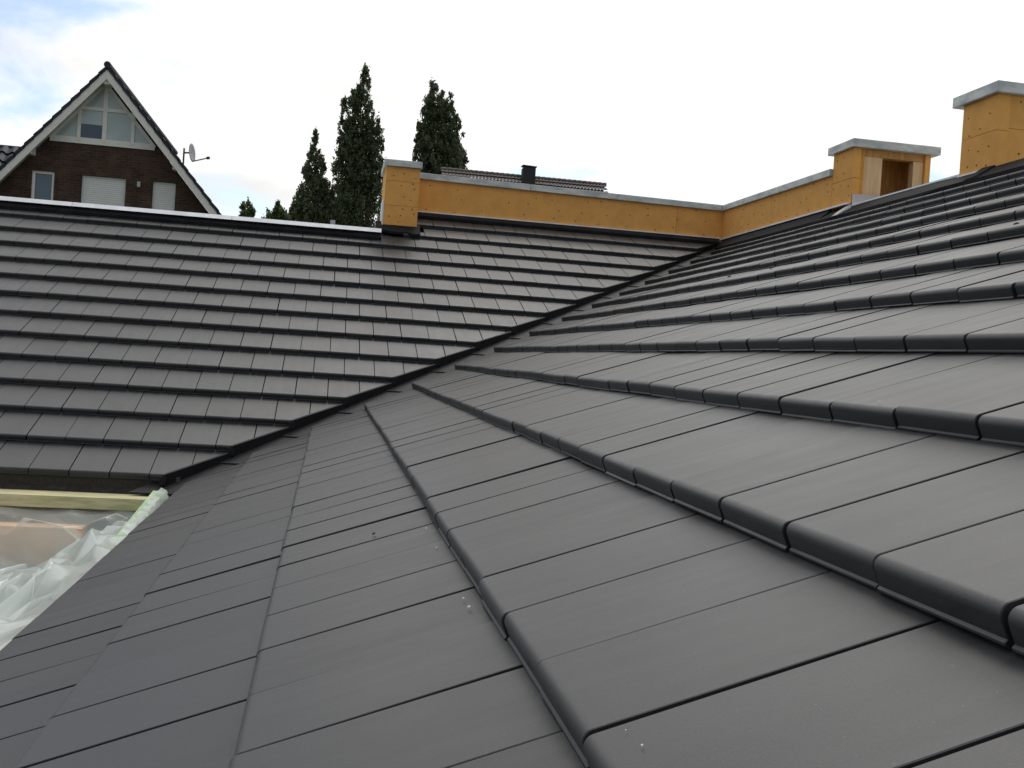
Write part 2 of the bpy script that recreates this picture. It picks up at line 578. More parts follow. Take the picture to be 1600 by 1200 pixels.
def lay_roof(which, root):
    F = FA if which == 'A' else FB
    w = 1.0 if which == 'A' else WB
    L = root_loc(root)
    items = []
    for j in range(0, 15):
        if which == 'A':
            yj, zj = YA + j * GC, Z0 + j * GS
            off = .5 * ((j + 1) % 2)
            for i in range(-19, 24):
                cx = i + off + .5 + .02
                if cx < -17.5 or cx - .5 - XB - (yj + GC - YA) > A_CUT:
                    continue
                if j >= 13 and cx < 3.3:
                    continue
                items.append((j, Vector((cx, yj, zj)), i))
        else:
            xj, zj = XB + j * GC, Z0 + DZ + j * GS
            off = .5 * (j % 2)
            for i in range(-5, 56):
                cy = B_Y0 + (i + off + .5) * WB
                if cy < -3.5:
                    continue
                if xj + GC - XB - (cy - w / 2 - YA) < B_CUT:
                    continue
                items.append((j, Vector((xj, cy, zj)), i))
    # largest in the picture first
    rec = []
    for j, c, i in items:
        m = c + F @ Vector((0, G * .5, -.07))
        nrm = F.col[2]
        p = pix(*m)
        a = 0
        if p:
            uv = [pix(*(c + F @ Vector((dx, dy, 0)))) for dx in (-w / 2, w / 2) for dy in (0, G)]
            if any(q and -5 < q[0] < 1605 and -5 < q[1] < 1205 for q in uv):
                d = m.length
                a = (w * G * abs(nrm.dot(m)) / d + w * TH) / d ** 2
        rec.append((a, j, c, i))
    rec.sort(key=lambda r: -r[0])
    full = {}
    mass = bmesh.new()
    nsep = 0
    for k, (a, j, c, i) in enumerate(rec):
        lone = a > 0 and nsep < 300
        rich = which == 'B' and a > .004
        gap = .022 if which == 'A' else .034
        jz = wav(c.x if which == 'A' else c.y, j, 1.3 if which == 'A' else 4.1)
        amp = .006 if which == 'A' else .011
        rough = 1.0 if which == 'A' else 1.0
        nz = amp * jz + rng.gauss(0, .003) * rough
        qa = .45 if which == 'A' else 1.
        rot = Matrix.Rotation(R(rng.gauss(0, .16) * qa), 3, 'Z') @ Matrix.Rotation(R(rng.gauss(0, .20) * qa), 3, 'Y') @ Matrix.Rotation(R(rng.gauss(0, .10)), 3, 'X')
        pos = c + F @ Vector((rng.gauss(0, .003), .008 * jz + rng.gauss(0, .005) * qa, nz * (.7 if which == 'A' else 1.)))
        # does the valley cut it?
        cor = [c + F @ Vector((dx, dy, 0)) for dx in (-w / 2, w / 2) for dy in (0, G + .14)]
        cv = [q.x - XB - (q.y - YA) for q in cor]
        cut = (max(cv) > A_CUT) if which == 'A' else (min(cv) < B_CUT)
        topcut = None
        if which == 'A':
            lim = 48.72 if c.x < 2.0 else (50.2 if c.x < 3.75 else 52.9)
            if c.y + GC + .2 > lim:
                topcut = lim
        elif c.x + GC + .2 > 19.55:
            topcut = 19.55
        Mx = F @ rot
        if cut or topcut or not lone:
            bm = tile_bm(w, rich, gap)
            if cut or topcut:
                bm.transform(Matrix.Translation(pos * S) @ F.to_4x4())
                if cut:
                    cc = A_CUT if which == 'A' else B_CUT
                    nn = Vector((1, -1, 0)).normalized() * (1 if which == 'A' else -1)
                    geom = list(bm.verts) + list(bm.edges) + list(bm.faces)
                    res = bmesh.ops.bisect_plane(bm, geom=geom, plane_co=Vector((XB + cc, YA, 0)) * S, plane_no=nn, clear_outer=True)
                    ed = [e for e in res['geom_cut'] if isinstance(e, bmesh.types.BMEdge)]
                    if ed:
                        bmesh.ops.holes_fill(bm, edges=ed)
                if topcut and bm.verts:
                    co, nn = (Vector((0, topcut, 0)), Vector((0, 1, 0))) if which == 'A' else (Vector((topcut, 0, 0)), Vector((1, 0, 0)))
                    bmesh.ops.bisect_plane(bm, geom=list(bm.verts) + list(bm.edges) + list(bm.faces), plane_co=co * S, plane_no=nn, clear_outer=True)
                if len(bm.faces) < 4:
                    bm.free()
                    continue
                bm.transform((Matrix.Translation(pos * S) @ F.to_4x4()).inverted())
            if lone:
                o = link_mesh('tile', finish(bm, 'cut_tile'), root)
                nsep += 1
            else:
                bm.transform(Matrix.Translation(pos * S) @ Mx.to_4x4())
                tm = bpy.data.meshes.new('t')
                bm.to_mesh(tm)
                mass.from_mesh(tm)
                bpy.data.meshes.remove(tm)
                bm.free()
                continue
        else:
            if rich not in full:
                full[rich] = finish(tile_bm(w, rich, gap), 'roof_tile')
            o = link_mesh('tile', full[rich], root)
            nsep += 1
        o.location = V(*pos) - L
        o.rotation_euler = Mx.to_euler()
    mass.transform(Matrix.Translation(Vector((0, 0, CAMZ)) - L))
    me = finish(mass, 'remaining_tiles')
    o = link_mesh('remaining_tiles', me, root)
    o['kind'] = 'stuff'
    print('roof', which, 'tiles', len(rec), 'separate', nsep)


# ------------------------------------------------------------------ the setting
g = MB().add([(-6000, -2000, -19), (6000, -2000, -19), (6000, 9000, -19), (-6000, 9000, -19)], [(0, 1, 2, 3)])
g.build('ground', 'grass', kind='structure', label='green grass ground around the houses')

roofA = empty('roof_slope', 0, YA, Z0, 'dark grey flat-tiled roof slope facing the camera, beyond the black valley', 'roof')
roofB = empty('roof_slope', XB, 20, Z0, 'dark grey flat-tiled roof slope in the foreground, rising to the right', 'roof')

# decks under the tiles
OFF = .36


def pa(c, y, off):           # point on roof A plane lowered by off, given valley coordinate c
    return (XB + (y - YA) + c, y, zA(y) - off / CP)


def pb(c, x, off):
    return (x, YA + (x - XB) - c, zB(x) - off / CP)


def pxy(x, y, z):
    return (x, y, z)


d = MB()
xk = 1.9
yk = YA + xk - XB - AXIS
dk = lambda x, y: (x, y, zA(y) - OFF / CP)
for q in ([dk(-18, YA + .3), dk(XB + .3 + AXIS, YA + .3), dk(xk, yk), dk(xk, 48.9), dk(-18, 48.9)],
          [dk(xk, yk), dk(XB + 53.2 - YA + AXIS, 53.2), dk(xk, 53.2)]):
    n_ = len(q)
    d.add([(x, y, z - .5) for x, y, z in q] + q, [tuple(range(n_ - 1, -1, -1)), tuple(range(n_, 2 * n_))] +
          [(i, (i + 1) % n_, n_ + (i + 1) % n_, n_ + i) for i in range(n_)])
d.build('underlay', 'underlay', roofA)
d = MB()
xt = 19.65
top = [(XB + .3, -4, zB(XB + .3) - OFF / CP), (xt, -4, zB(xt) - OFF / CP), (xt, YA + xt - XB - AXIS, zB(xt) - OFF / CP),
       (XB + .3, YA + .3 - AXIS, zB(XB + .3) - OFF / CP)]
d.hexa([(x, y, z - .5) for x, y, z in top] + top)
d.build('underlay', 'underlay', roofB)

lay_roof('A', roofA)
lay_roof('B', roofB)

# valley: lapped sheets in the trough and a black strip along the cut tiles of the far slope
val = empty('valley_gutter', XB, YA, Z0 - .4, 'black metal valley gutter running up between the two tiled slopes', 'gutter')
for k in range(-1, 16):
    y0, y1 = YA + k * GC - .4, YA + (k + 1) * GC + .05
    if k == -1:
        y0 = YA - .3
    y1 = min(y1, 52.95)
    m = MB()
    lo, hi = .235, .275
    x0, x1 = XB + (y0 - YA) + AXIS, XB + (y1 - YA) + AXIS
    for side in (0, 1):
        if side == 0:
            q = [pa(-.95, y0, lo), pa(AXIS, y0, lo), pa(AXIS, y1, hi), pa(-.95, y1, hi)]
        else:
            q = [pb(AXIS, x0, lo), pb(1.6, x0, lo), pb(1.6, x1, hi), pb(AXIS, x1, hi)]
        m.hexa([(x, y, z - .02) for x, y, z in q] + q)
    m.build('trough_sheet', 'valley_metal', val)
for j in range(0, 15):
    y0 = YA + j * GC - .06
    y1 = min(YA + (j + 1) * GC + .02, 52.9)
    m = MB()
    ps = []
    for y, tt in ((y0, .035), (y1, .035 - TH)):
        x = XB + (y - YA) + A_CUT
        z = zA(y) + tt
        ps.append((x, y, z))
    (xa, ya, za), (xb_, yb, zb) = ps
    e = .05
    h = .40
    m.hexa([(xa, ya, za - h), (xa + e, ya - e, za - h), (xb_ + e, yb - e, zb - h), (xb_, yb, zb - h),
            (xa - .03, ya + .03, za), (xa + e, ya - e, za), (xb_ + e, yb - e, zb), (xb_ - .03, yb + .03, zb)])
    # folded lug where the strip meets the nose of each course
    m.box(xa - .05, xa + .10, ya - .08, ya + .03, za - .26, za - .05)
    m.build('edge_strip', 'valley_black', val)

# ------------------------------------------------------------------ flashings at the top of the slopes
f = MB()
f.hexa([(-18, 48.62, 4.95), (1.98, 48.62, 4.95), (1.98, 48.95, 4.95), (-18, 48.95, 4.95),
        (-18, 48.62, 5.30), (1.98, 48.62, 5.30), (1.98, 48.95, 5.66), (-18, 48.95, 5.66)])
fl = empty('roof_edge_flashing', -6, 48.8, 5.0, 'bright metal edge with black apron along the top of the far slope', 'flashing')
f.build('apron', 'flashing', fl)
xs = [-18, -11.3, -4.6, 1.98]
for a, b in zip(xs, xs[1:]):
    dz0 = rng.uniform(-.02, .02)
    a, b = a + .01, b - .01
    MB().hexa([(a, 48.68, 5.545 + dz0), (b, 48.68, 5.545 + dz0), (b, 49.35, 5.5), (a, 49.35, 5.5),
               (a, 48.84, 5.735 + dz0), (b, 48.84, 5.735 + dz0), (b, 49.35, 5.74), (a, 49.35, 5.74)]).build('metal_edge', 'aluminium', fl)
f = MB()
f.box(-18, 1.98, 48.96, 49.3, 4.6, 5.5)
f.build('upstand', 'flashing', fl)

# black lead sheet dressed round the foot of the left chimney
f = MB()
prev = None
cols = [1.75, 2.1, 2.6, 3.1, 3.45, 3.8]
low = [49.85, 49.75, 49.62, 49.7, 49.5, 49.55]
for k in range(len(cols) - 1):
    a, b = cols[k], cols[k + 1]
    f.hexa([(a, low[k], zA(low[k]) - .05), (b, low[k + 1], zA(low[k + 1]) - .05), (b, 50.6, zA(50.6) - .1), (a, 50.6, zA(50.6) - .1),
            (a, low[k], zA(low[k]) + .05), (b, low[k + 1], zA(low[k + 1]) + .06), (b, 50.6, zA(50.6) + .16), (a, 50.6, zA(50.6) + .16)])
f.build('lead_sheet', 'flashing', fl)

# wall foot flashing on A and B
flw = empty('wall_flashing', 12, 52.8, 6.9, 'black flashing under the orange parapet wall in the corner', 'flashing')
f = MB()
f.hexa([(3.75, 52.35, zA(52.35) - .12), (19.3, 52.35, zA(52.35) - .12), (19.3, 53.0, zA(53)), (3.75, 53.0, zA(53)),
        (3.75, 52.35, zA(52.35) + .02), (19.3, 52.35, zA(52.35) + .02), (19.3, 52.98, 7.2), (3.75, 52.98, 7.2)])
f.build('apron', 'flashing', flw)
f = MB()
f.hexa([(19.05, 40.6, zB(19.05) - .12), (19.64, 40.6, 6.8), (19.64, 52.4, 6.8), (19.05, 52.4, zB(19.05) - .12),
        (19.05, 40.6, zB(19.05) + .06), (19.63, 40.6, 7.12), (19.63, 52.4, 7.12), (19.05, 52.4, zB(19.05) + .06)])
f.build('apron', 'flashing', flw)
MB().box(3.72, 19.55, 52.90, 52.98, 7.17, 7.225).build('drip_edge', 'aluminium', flw)
MB().box(19.50, 19.64, 39.1, 52.88, 7.085, 7.15).build('drip_edge', 'aluminium', flw)

fle = empty('roof_edge_flashing', 19.4, 34, 6.7, 'black roof edge flashing with thin metal rim between the two right chimneys', 'flashing')
f = MB()
ys = [14, 18, 22, 26, 29.9, 31.7, 33.6, 35.5, 37.3, 39.0, 40.6]
for k in range(len(ys) - 1):
    a, b = ys[k], ys[k + 1]
    r_ = lambda s: .02 * math.sin(s * 2.7) + .015 * math.sin(s * 5.1)
    f.hexa([(19.0, a, zB(19) - .12), (19.66, a, 6.7), (19.66, b, 6.7), (19.0, b, zB(19) - .12),
            (19.0 + r_(a), a, zB(19) + .06), (19.66, a, 7.0 + r_(a)), (19.66, b, 7.0 + r_(b)), (19.0 + r_(b), b, zB(19) + .06)])
f.build('apron', 'flashing', fle)
for a, b in ((31.72, 35.4), (35.42, 39.02)):
    MB().box(19.62, 19.9, a, b, 7.005, 7.06).build('rim', 'aluminium', fle)
for a, b, c in ((29.75, 30.5, .0), (38.9, 39.35, .02)):
    MB().hexa([(19.0, a, zB(19) + .07), (19.68, a, 6.9), (19.68, b, 6.9), (19.0, b, zB(19) + .07),
               (19.02, a + .1, zB(19) + .16 + c), (19.60, a + .05, 7.03 + c), (19.60, b - .05, 7.05), (19.02, b - .15, zB(19) + .13)]
              ).build('lead_patch', 'zinc_sheet' if c else 'flashing', fle, bevel=.02)

# ------------------------------------------------------------------ parapet walls


def nails(pts, parent, axis):
    m = MB()
    for p in pts:
        x, y, z = p
        r = rng.uniform(.028, .042)
        if axis == 'y':
            m.tube((x, y + .02, z), (x + rng.gauss(0, .004), y - .012, z), r, r * .8, 6)
        else:
            m.tube((x + .02, y, z), (x - .012, y, z), r, r * .8, 6)
    o = m.build('nail_heads', 'nail', parent)
    o['kind'] = 'stuff'


def ztop(x):            # coping underside of the corner wall
    return 8.80 - (x - 3.9) * .012


pw = empty('parapet_wall', 12, 53.9, 7.1, 'long low orange board parapet wall across the far roof, left of the corner', 'wall')
for a, b in ((3.72, 17.15), (17.165, 21.3)):
    MB().hexa([(a, 53.0, 7.2), (b, 53.0, 7.2), (b, 54.7, 5.5), (a, 54.7, 5.5),
               (a, 53.0, ztop(a)), (b, 53.0, ztop(b)), (b, 54.7, ztop(b)), (a, 54.7, ztop(a))]).build('board', 'fibreboard', pw)
MB().box(3.72, 21.3, 53.05, 54.65, 5.0, 7.19).build('core', 'board_edge', pw)
cps = [(3.68, 9.4), (9.41, 13.9), (13.91, 19.72)]
for a, b in cps:
    c = MB()
    c.hexa([(a, 52.86, ztop(a) + .0), (b, 52.86, ztop(b)), (b, 54.85, ztop(b)), (a, 54.85, ztop(a)),
            (a, 52.86, ztop(a) + .30), (b, 52.86, ztop(b) + .30), (b, 54.85, ztop(b) + .36), (a, 54.85, ztop(a) + .36)])
    c.build('coping', 'zinc', pw, bevel=.02)
pts = []
for x in np.arange(4.4, 19.4, 1.28):
    for z in (7.45, 7.95, 8.45):
        if rng.random() < .82:
            pts.append((x + rng.uniform(-.35, .35), 53.0, z + rng.uniform(-.15, .15)))
nails(pts, pw, 'y')

pw2 = empty('parapet_wall', 20.5, 46, 7.0, 'low orange board parapet wall running from the corner to the open chimney box', 'wall')
zt2 = lambda y: 8.61 - (53 - y) * .012
MB().hexa([(19.65, 40.8, 7.12), (21.3, 40.8, 5.5), (21.3, 52.99, 5.5), (19.65, 52.99, 7.12),
           (19.65, 40.8, zt2(40.8)), (21.3, 40.8, zt2(40.8)), (21.3, 52.99, zt2(53)), (19.65, 52.99, zt2(53))]).build('board', 'fibreboard', pw2)
for a, b in ((40.8, 46.6), (46.61, 52.84)):
    MB().hexa([(19.52, a, zt2(a)), (21.45, a, zt2(a)), (21.45, b, zt2(b)), (19.52, b, zt2(b)),
               (19.52, a, zt2(a) + .29), (21.45, a, zt2(a) + .34), (21.45, b, zt2(b) + .34), (19.52, b, zt2(b) + .29)]).build('coping', 'zinc', pw2, bevel=.02)
pts = []
for y in np.arange(41.4, 52.6, 1.3):
    for z in (7.4, 7.85, 8.3):
        if rng.random() < .75:
            pts.append((19.65, y + rng.uniform(-.4, .4), z + rng.uniform(-.12, .12)))
nails(pts, pw2, 'x')

# ------------------------------------------------------------------ chimneys
ch = empty('chimney', 2.86, 51.5, 5.8, 'orange board-clad chimney with flat metal cap, standing at the left end of the long parapet', 'chimney')
zs = [5.98, 7.02, 8.16, 8.82]
for a, b in zip(zs, zs[1:]):
    MB().box(2.08, 3.66, 50.3, 53.4, a + .004, b - .006).build('cladding_board', 'fibreboard', ch, bevel=.008)
MB().box(2.12, 3.62, 50.35, 53.3, 6.0, 8.8).build('core', 'board_edge', ch)
MB().box(1.97, 3.74, 50.16, 53.5, 8.825, 9.13).build('cap', 'zinc', ch, bevel=.025)
MB().box(2.02, 3.68, 50.24, 50.31, 5.91, 5.975).build('drip_edge', 'aluminium', ch)
MB().box(2.005, 2.075, 50.27, 52.2, 5.85, 7.3).build('corner_strip', 'white_paint', ch)
pts = []
for z in (6.25, 6.6, 6.95, 7.4, 7.8, 8.05, 8.45):
    for x in (2.4, 2.9, 3.4):
        if rng.random() < .7:
            pts.append((x + rng.uniform(-.12, .12), 50.3, z + rng.uniform(-.1, .1)))
nails(pts, ch, 'y')

cb_ = empty('chimney', 21.3, 39.9, 6.8, 'open-fronted orange wooden chimney box with flat metal cap, right of the corner', 'chimney')
x0, x1, y0, y1, zb0, zt = 19.65, 22.9, 39.05, 40.78, 6.9, 9.30
for a, b in ((7.13, 8.12), (8.13, zt)):
    MB().box(x0, x0 + .30, y0, y1, a, b - .004).build('cladding_board', 'fibreboard', cb_, bevel=.008)
MB().box(x1 - .22, x1, y0, y1, 6.0, zt).build('cladding_board', 'fibreboard', cb_, bevel=.008)
MB().box(x0 + .31, x1 - .23, y1 - .25, y1, 6.0, zt).build('back_panel', 'brown_wood', cb_)
MB().box(x0 + .31, x1 - .23, y0 + .10, y0 + .45, 9.03, zt).build('header', 'brown_wood', cb_)
MB().box(x0 + .31, x0 + .47, y0 + .06, y0 + .5, 6.5, 9.02).build('post', 'board_edge', cb_)
MB().box(x0 + .485, x0 + 1.25, y0 + .10, y0 + .30, 6.5, 9.02).build('plank', 'raw_wood', cb_)
MB().box(x1 - .66, x1 - .24, y0 + .12, y0 + .45, 6.0, 9.02).build('plank', 'raw_wood', cb_)
MB().hexa([(x0 + 1.3, y0 + .75, 6.5), (x0 + 1.65, y0 + .75, 6.5), (x0 + 1.65, y0 + .85, 6.5), (x0 + 1.3, y0 + .85, 6.5),
           (x0 + 1.3, y0 + .75, 8.75), (x0 + 1.38, y0 + .75, 8.75), (x0 + 1.38, y0 + .85, 8.75), (x0 + 1.3, y0 + .85, 8.75)]).build('membrane', 'underlay', cb_)
MB().box(x0 + .02, x1 - .1, y0 - .10, y0 - .04, 6.3, 7.49).build('metal_plate', 'zinc_sheet', cb_, bevel=.01)
MB().box(x0 - .14, x1 + .32, y0 - .16, y1 + .3, 9.31, 9.63).build('cap', 'zinc', cb_, bevel=.025)
nails([(19.65, y + rng.uniform(-.1, .1), z + rng.uniform(-.1, .1)) for y in (39.3, 39.9, 40.5) for z in (7.4, 7.9, 8.4, 9.0) if rng.random() < .7], cb_, 'x')

cr_ = empty('chimney', 22, 30.8, 6.7, 'tall orange board-clad chimney cut by the right edge of the picture', 'chimney')
for a, b in ((6.99, 8.13), (8.14, 9.24)):
    MB().box(19.66, 20.1, 29.98, 31.78, a, b).build('cladding_board', 'fibreboard', cr_, bevel=.008)
for a, b in ((6.5, 8.22), (8.23, 9.24)):
    MB().box(20.11, 24.2, 30.0, 31.78, a, b).build('cladding_board', 'fibreboard', cr_, bevel=.008)
MB().box(19.70, 24.1, 30.1, 31.7, 6.0, 9.2).build('core', 'board_edge', cr_)
MB().box(19.50, 24.5, 29.80, 32.2, 9.25, 9.60).build('cap', 'zinc', cr_, bevel=.03)
MB().box(19.58, 19.66, 29.95, 31.75, 6.94, 6.99).build('drip_edge', 'aluminium', cr_)
nails([(19.66, y + rng.uniform(-.1, .1), z + rng.uniform(-.1, .1)) for y in (30.3, 30.9, 31.4) for z in (7.2, 7.7, 8.3, 8.8) if rng.random() < .7], cr_, 'x')
nails([(x + rng.uniform(-.1, .1), 30.0, z + rng.uniform(-.1, .1)) for x in (20.5, 21.2, 21.9) for z in (7.4, 7.9, 8.5, 9.0) if rng.random() < .7], cr_, 'y')

# flat roof behind the parapets and the body of the building
MB().box(-18, 40, 49.3, 75, 4.0, 4.6).build('flat_roof', 'slab', kind='structure')
MB().box(19.7, 40, -4, 49.2, 5.5, 5.9).build('flat_roof', 'slab', kind='structure')
MB().add([(-18, YA + .9, -19), (XB + 1.3, YA + .9, -19), (XB + 1.3, -4, -19), (XB + 1.3, -4, -4.1), (XB + 1.3, YA + .9, -4.1), (-18, YA + .9, -4.1)],
         [(0, 1, 4, 5), (1, 2, 3, 4)]).build('building_wall', 'render_wall', kind='structure')
MB().box(-22, XB + 1.2, 6, YA + .8, -7.6, -7.0).build('terrace_slab', 'slab', kind='structure')
MB().box(516 / 400 - 1.62, 516 / 400 - 1.40, 50.2, 50.4, 4.6, 6.08).build('vent_post', 'grey_paint', label='small grey post behind the metal edge, just left of the left chimney', cat='post')

# eave of the far slope
ev = empty('eave_strip', -10, YA, -4.2, 'brown perforated ventilation strip under the lowest course of the far slope', 'eave strip')
m = MB()
m.box(-18, XB - .15, YA + .16, YA + .22, -4.15, -3.60)
m.build('strip', 'vent_strip', ev)
m = MB()
for k in range(150):
    x = -11.5 + k * .05
    m.box(x, x + .022, YA + .13, YA + .158, -3.95, -3.66)
o = m.build('perforation_ribs', 'vent_strip', ev)
o['kind'] = 'stuff'

# ------------------------------------------------------------------ timber and plastic film at the lower left
b1 = MB()
b1.box(-18, -4.33, 28.3, 29.15, -4.37, -4.06)
b1.build('timber_beam', 'treated_beam', bevel=.02, label='pale yellow-green squared timber lying along under the far eave', cat='timber')
b2 = MB()
b2.hexa([(-4.52, 23.6, -5.05), (-4.16, 23.6, -5.05), (-3.98, 28.9, -4.3), (-4.30, 28.9, -4.3),
         (-4.52, 23.6, -4.62), (-4.16, 23.6, -4.62), (-3.98, 28.9, -3.90), (-4.30, 28.9, -3.90)])
b2.build('timber_beam', 'green_beam', bevel=.02, label='short mint-green timber running toward the camera beside the near eave', cat='timber')
MB().box(-16, -5.7, 27.45, 28.05, -5.65, -4.72).build('timber_board', 'orange_board', bevel=.02,
                                                     label='reddish board showing through the plastic film under the beam', cat='board')


pr_ = random.Random(8)
m = MB()
nx, ny = 24, 30
xa_, xb2, ya_, yb2 = -17., -3.85, 10., 28.75


def film_base(x, y):
    dB = max(0, (-4.5 - x))                      # distance from the near eave timber
    dA = max(0, 28.2 - y)
    hB = -4.45 - 1.5 * (1 - math.exp(-(dB / 1.7) ** 1.3))
    if dA < .85:
        hA = -4.40 - .22 * dA
    elif dA < 1.15:
        hA = -4.59 - (dA - .85) * 3.2
    else:
        hA = -5.55 - .45 * (1 - math.exp(-(dA - 1.15) / 1.5))
    return max(hA, hB), dA, dB


yl = [ya_ + (26.4 - ya_) * i / 22 for i in range(23)] + [26.75, 27.0, 27.14, 27.3, 27.6, 27.95, 28.2, 28.45, 28.75]
xl_ = [-17, -16, -15, -14, -13, -12.2, -11.4, -10.7, -10, -9.4, -8.9, -8.4, -7.9, -7.4, -6.9, -6.45, -6.0, -5.6, -5.2, -4.85, -4.5, -4.2, -3.9]
nx, ny = len(xl_) - 1, len(yl) - 1
for iy, y in enumerate(yl):
    for ix, x in enumerate(xl_):
        fr = 1. if y < 26.5 else .22
        jx = pr_.uniform(-.2, .2) * (1 if 0 < ix < nx else 0)
        jy = pr_.uniform(-.32, .32) * fr
        z, dA, dB = film_base(x + jx, y + jy)
        if y > 28.1:
            z = -4.40 + .02 * (y - 28.1)
        if ix == nx:
            z -= .12
        a_ = .42 * min(1, .12 + dA / 2.2) * min(1, .15 + dB / .5)
        m.v.append((x + jx, y + jy, max(-6.9, z + a_ * pr_.uniform(-1, 1))))
for iy in range(ny):
    for ix in range(nx):
        a = iy * (nx + 1) + ix
        q = (a, a + 1, a + nx + 2, a + nx + 1)
        if pr_.random() < .5:
            m.f += [(q[0], q[1], q[2]), (q[0], q[2], q[3])]
        else:
            m.f += [(q[0], q[1], q[3]), (q[1], q[2], q[3])]
fo = m.build('plastic_sheet', 'plastic_film', smooth=False, origin=(-10, 22, -6), label='crumpled translucent plastic film draped below the eaves at lower left', cat='plastic sheet')
fm = fo.data
fm.polygons.foreach_set('use_smooth', [True] * len(fm.polygons))
cre = fm.attributes.new('crease_edge', 'FLOAT', 'EDGE')
cre.data.foreach_set('value', [pr_.choice((.1, .6, .9, 1.)) for _ in range(len(fm.edges))])
sb = fo.modifiers.new('folds', 'SUBSURF')
sb.levels = sb.render_levels = 3
# torn strip of film hanging over the green timber
m = MB()
rr_ = random.Random(3)
n = 26
for k in range(n + 1):
    y = 23.6 + 5.3 * k / n
    u = .06 * math.sin(k * 1.9) + rr_.uniform(-.05, .05)
    top_ = -4.18 + (y - 22.2) * .05
    m.v += [(-4.1, y, top_ + .03), (-3.95 + u * .4, y, top_ - .03 + u), (-3.84 + u, y + u, top_ - .25 + u), (-3.86 + u, y, top_ - .6)]
for k in range(n):
    for c in range(3):
        a = k * 4 + c
        m.f.append((a, a + 1, a + 5, a + 4))
m.build('plastic_strip', 'plastic_film', smooth=True, label='ragged strip of plastic film along the mint-green timber', cat='plastic sheet')

# ------------------------------------------------------------------ background house with the big gable
K = 167.4 / 165
hs = empty('brick_house', -34.5 * K, 190, -19, 'dark brick house with steep white-trimmed gable and triangular window, far left', 'house')
ax, az = -34.47, 39.8
sl = 1.17
YW, YF, YBK = 167.4, 165., 235.


def rz(x, drop):
    return az - drop - sl * abs(x - ax)


HWD = 24.0
wl, wr = (ax - 22) * K, (ax + 22) * K
zt_ = 23.45 * K
zlo = 11.0 * K
wins = [(-43.98, -40.89), (-37.12, -30.96), (-27.16, -23.89)]


def wall_poly(pts):
    return pts


m = MB()
# gable above the window heads (front skin 1 unit thick), then piers and the wall below
top_drop = 2.2


def gz(x):
    return (az - top_drop) * K - sl * abs(x - ax * K)


eave_z = gz(wl)
xzt = [(wl, eave_z), (ax * K, gz(ax * K)), (wr, eave_z)]
# polygon above zt_
xl = ax * K - ((az - top_drop) * K - zt_) / sl
xr = ax * K + ((az - top_drop) * K - zt_) / sl
m.prism([(xl, zt_), (xr, zt_), (ax * K, (az - top_drop) * K)], 'y', YW, YW + 1.5)
edges = [wl] + [v * K for w_ in wins for v in w_] + [wr]
for a, b in ((edges[0], edges[1]), (edges[2], edges[3]), (edges[4], edges[5]), (edges[6], edges[7])):
    la, lb = min(zt_, gz(a)), min(zt_, gz(b))
    poly = [(a, zlo), (b, zlo), (b, lb)]
    for xk in (xr, xl):
        if a < xk < b:
            poly.append((xk, zt_))
    poly.append((a, la))
    m.prism(poly, 'y', YW, YW + 1.5)
m.box(wl, wr, YW, YW + 1.5, -19, zlo)
m.box(wl, wl + 1.5, YW + 1.5, YBK, -19, eave_z)
m.box(wr - 1.5, wr, YW + 1.5, YBK, -19, eave_z)
m.build('wall', 'brick_wall', hs)

# roof slabs with soffit, white barge boards, verge tiles
for sgn in (-1, 1):
    xe = ax + sgn * HWD
    for nm, dr0, dr1, ma, ya__, yb__ in (('roof_panel', .55, .95, 'house_tile', YF + .3, YBK), ('soffit', .96, 1.5, 'soffit', YF + .35, YW - .02)):
        m = MB()
        m.hexa([(ax, ya__, az - dr1), (xe, ya__, az - dr1 - sl * HWD), (xe, yb__, az - dr1 - sl * HWD), (ax, yb__, az - dr1),
                (ax, ya__, az - dr0), (xe, ya__, az - dr0 - sl * HWD), (xe, yb__, az - dr0 - sl * HWD), (ax, yb__, az - dr0)])
        m.build(nm, ma, hs)
    m = MB()
    m.hexa([(ax, YF, az - 2.15), (xe, YF, az - 2.15 - sl * HWD), (xe, YF + .3, az - 2.15 - sl * HWD), (ax, YF + .3, az - 2.15),
            (ax, YF, az - .70), (xe, YF, az - .70 - sl * HWD), (xe, YF + .3, az - .70 - sl * HWD), (ax, YF + .3, az - .70)])
    m.build('barge_board', 'white_paint', hs)
    nt_ = 20
    stp = HWD / nt_
    vm = None
    for k in range(nt_):
        xa1, xb1 = ax + sgn * (k * stp - .12), ax + sgn * ((k + 1) * stp)
        m = MB()
        za1, zb1 = az - sl * (k * stp - .12), az - sl * (k + 1) * stp
        up_ = -.06
        m.hexa([(xa1, YF - .12, za1 - .75 + up_), (xb1, YF - .12, zb1 - .66), (xb1, YF + 2.2, zb1 - .66), (xa1, YF + 2.2, za1 - .75 + up_),
                (xa1, YF - .12, za1 - .12 + up_), (xb1, YF - .12, zb1 + .05), (xb1, YF + 2.2, zb1 + .05), (xa1, YF + 2.2, za1 - .12 + up_)])
        m.build('verge_tile', 'house_tile', hs)
m = MB()
m.tube((ax, YF - .15, az - .1), (ax, YBK, az - .1), .5, n=10)
m.build('ridge_cap', 'house_tile', hs)
# purlin ends
for x, z in ((-44.7, 26.6), (-24.1, 26.2), (ax, 37.7)):
    m = MB()
    m.box(x - .45, x + .45, YF + .32, YW, z - .75, z + .55)
    m.build('purlin_end', 'white_paint', hs)

# triangular gable window
gw = MB()
zs0, zs1, zmid = 28.35 * K, 36.9 * K, 33.1 * K


def gx(z, side, inset):      # x of the sloping window edge at height z
    return ax * K + side * ((zs1 - z) / sl + inset)


y0, y1 = YW - .18, YW + .1
fw = .42


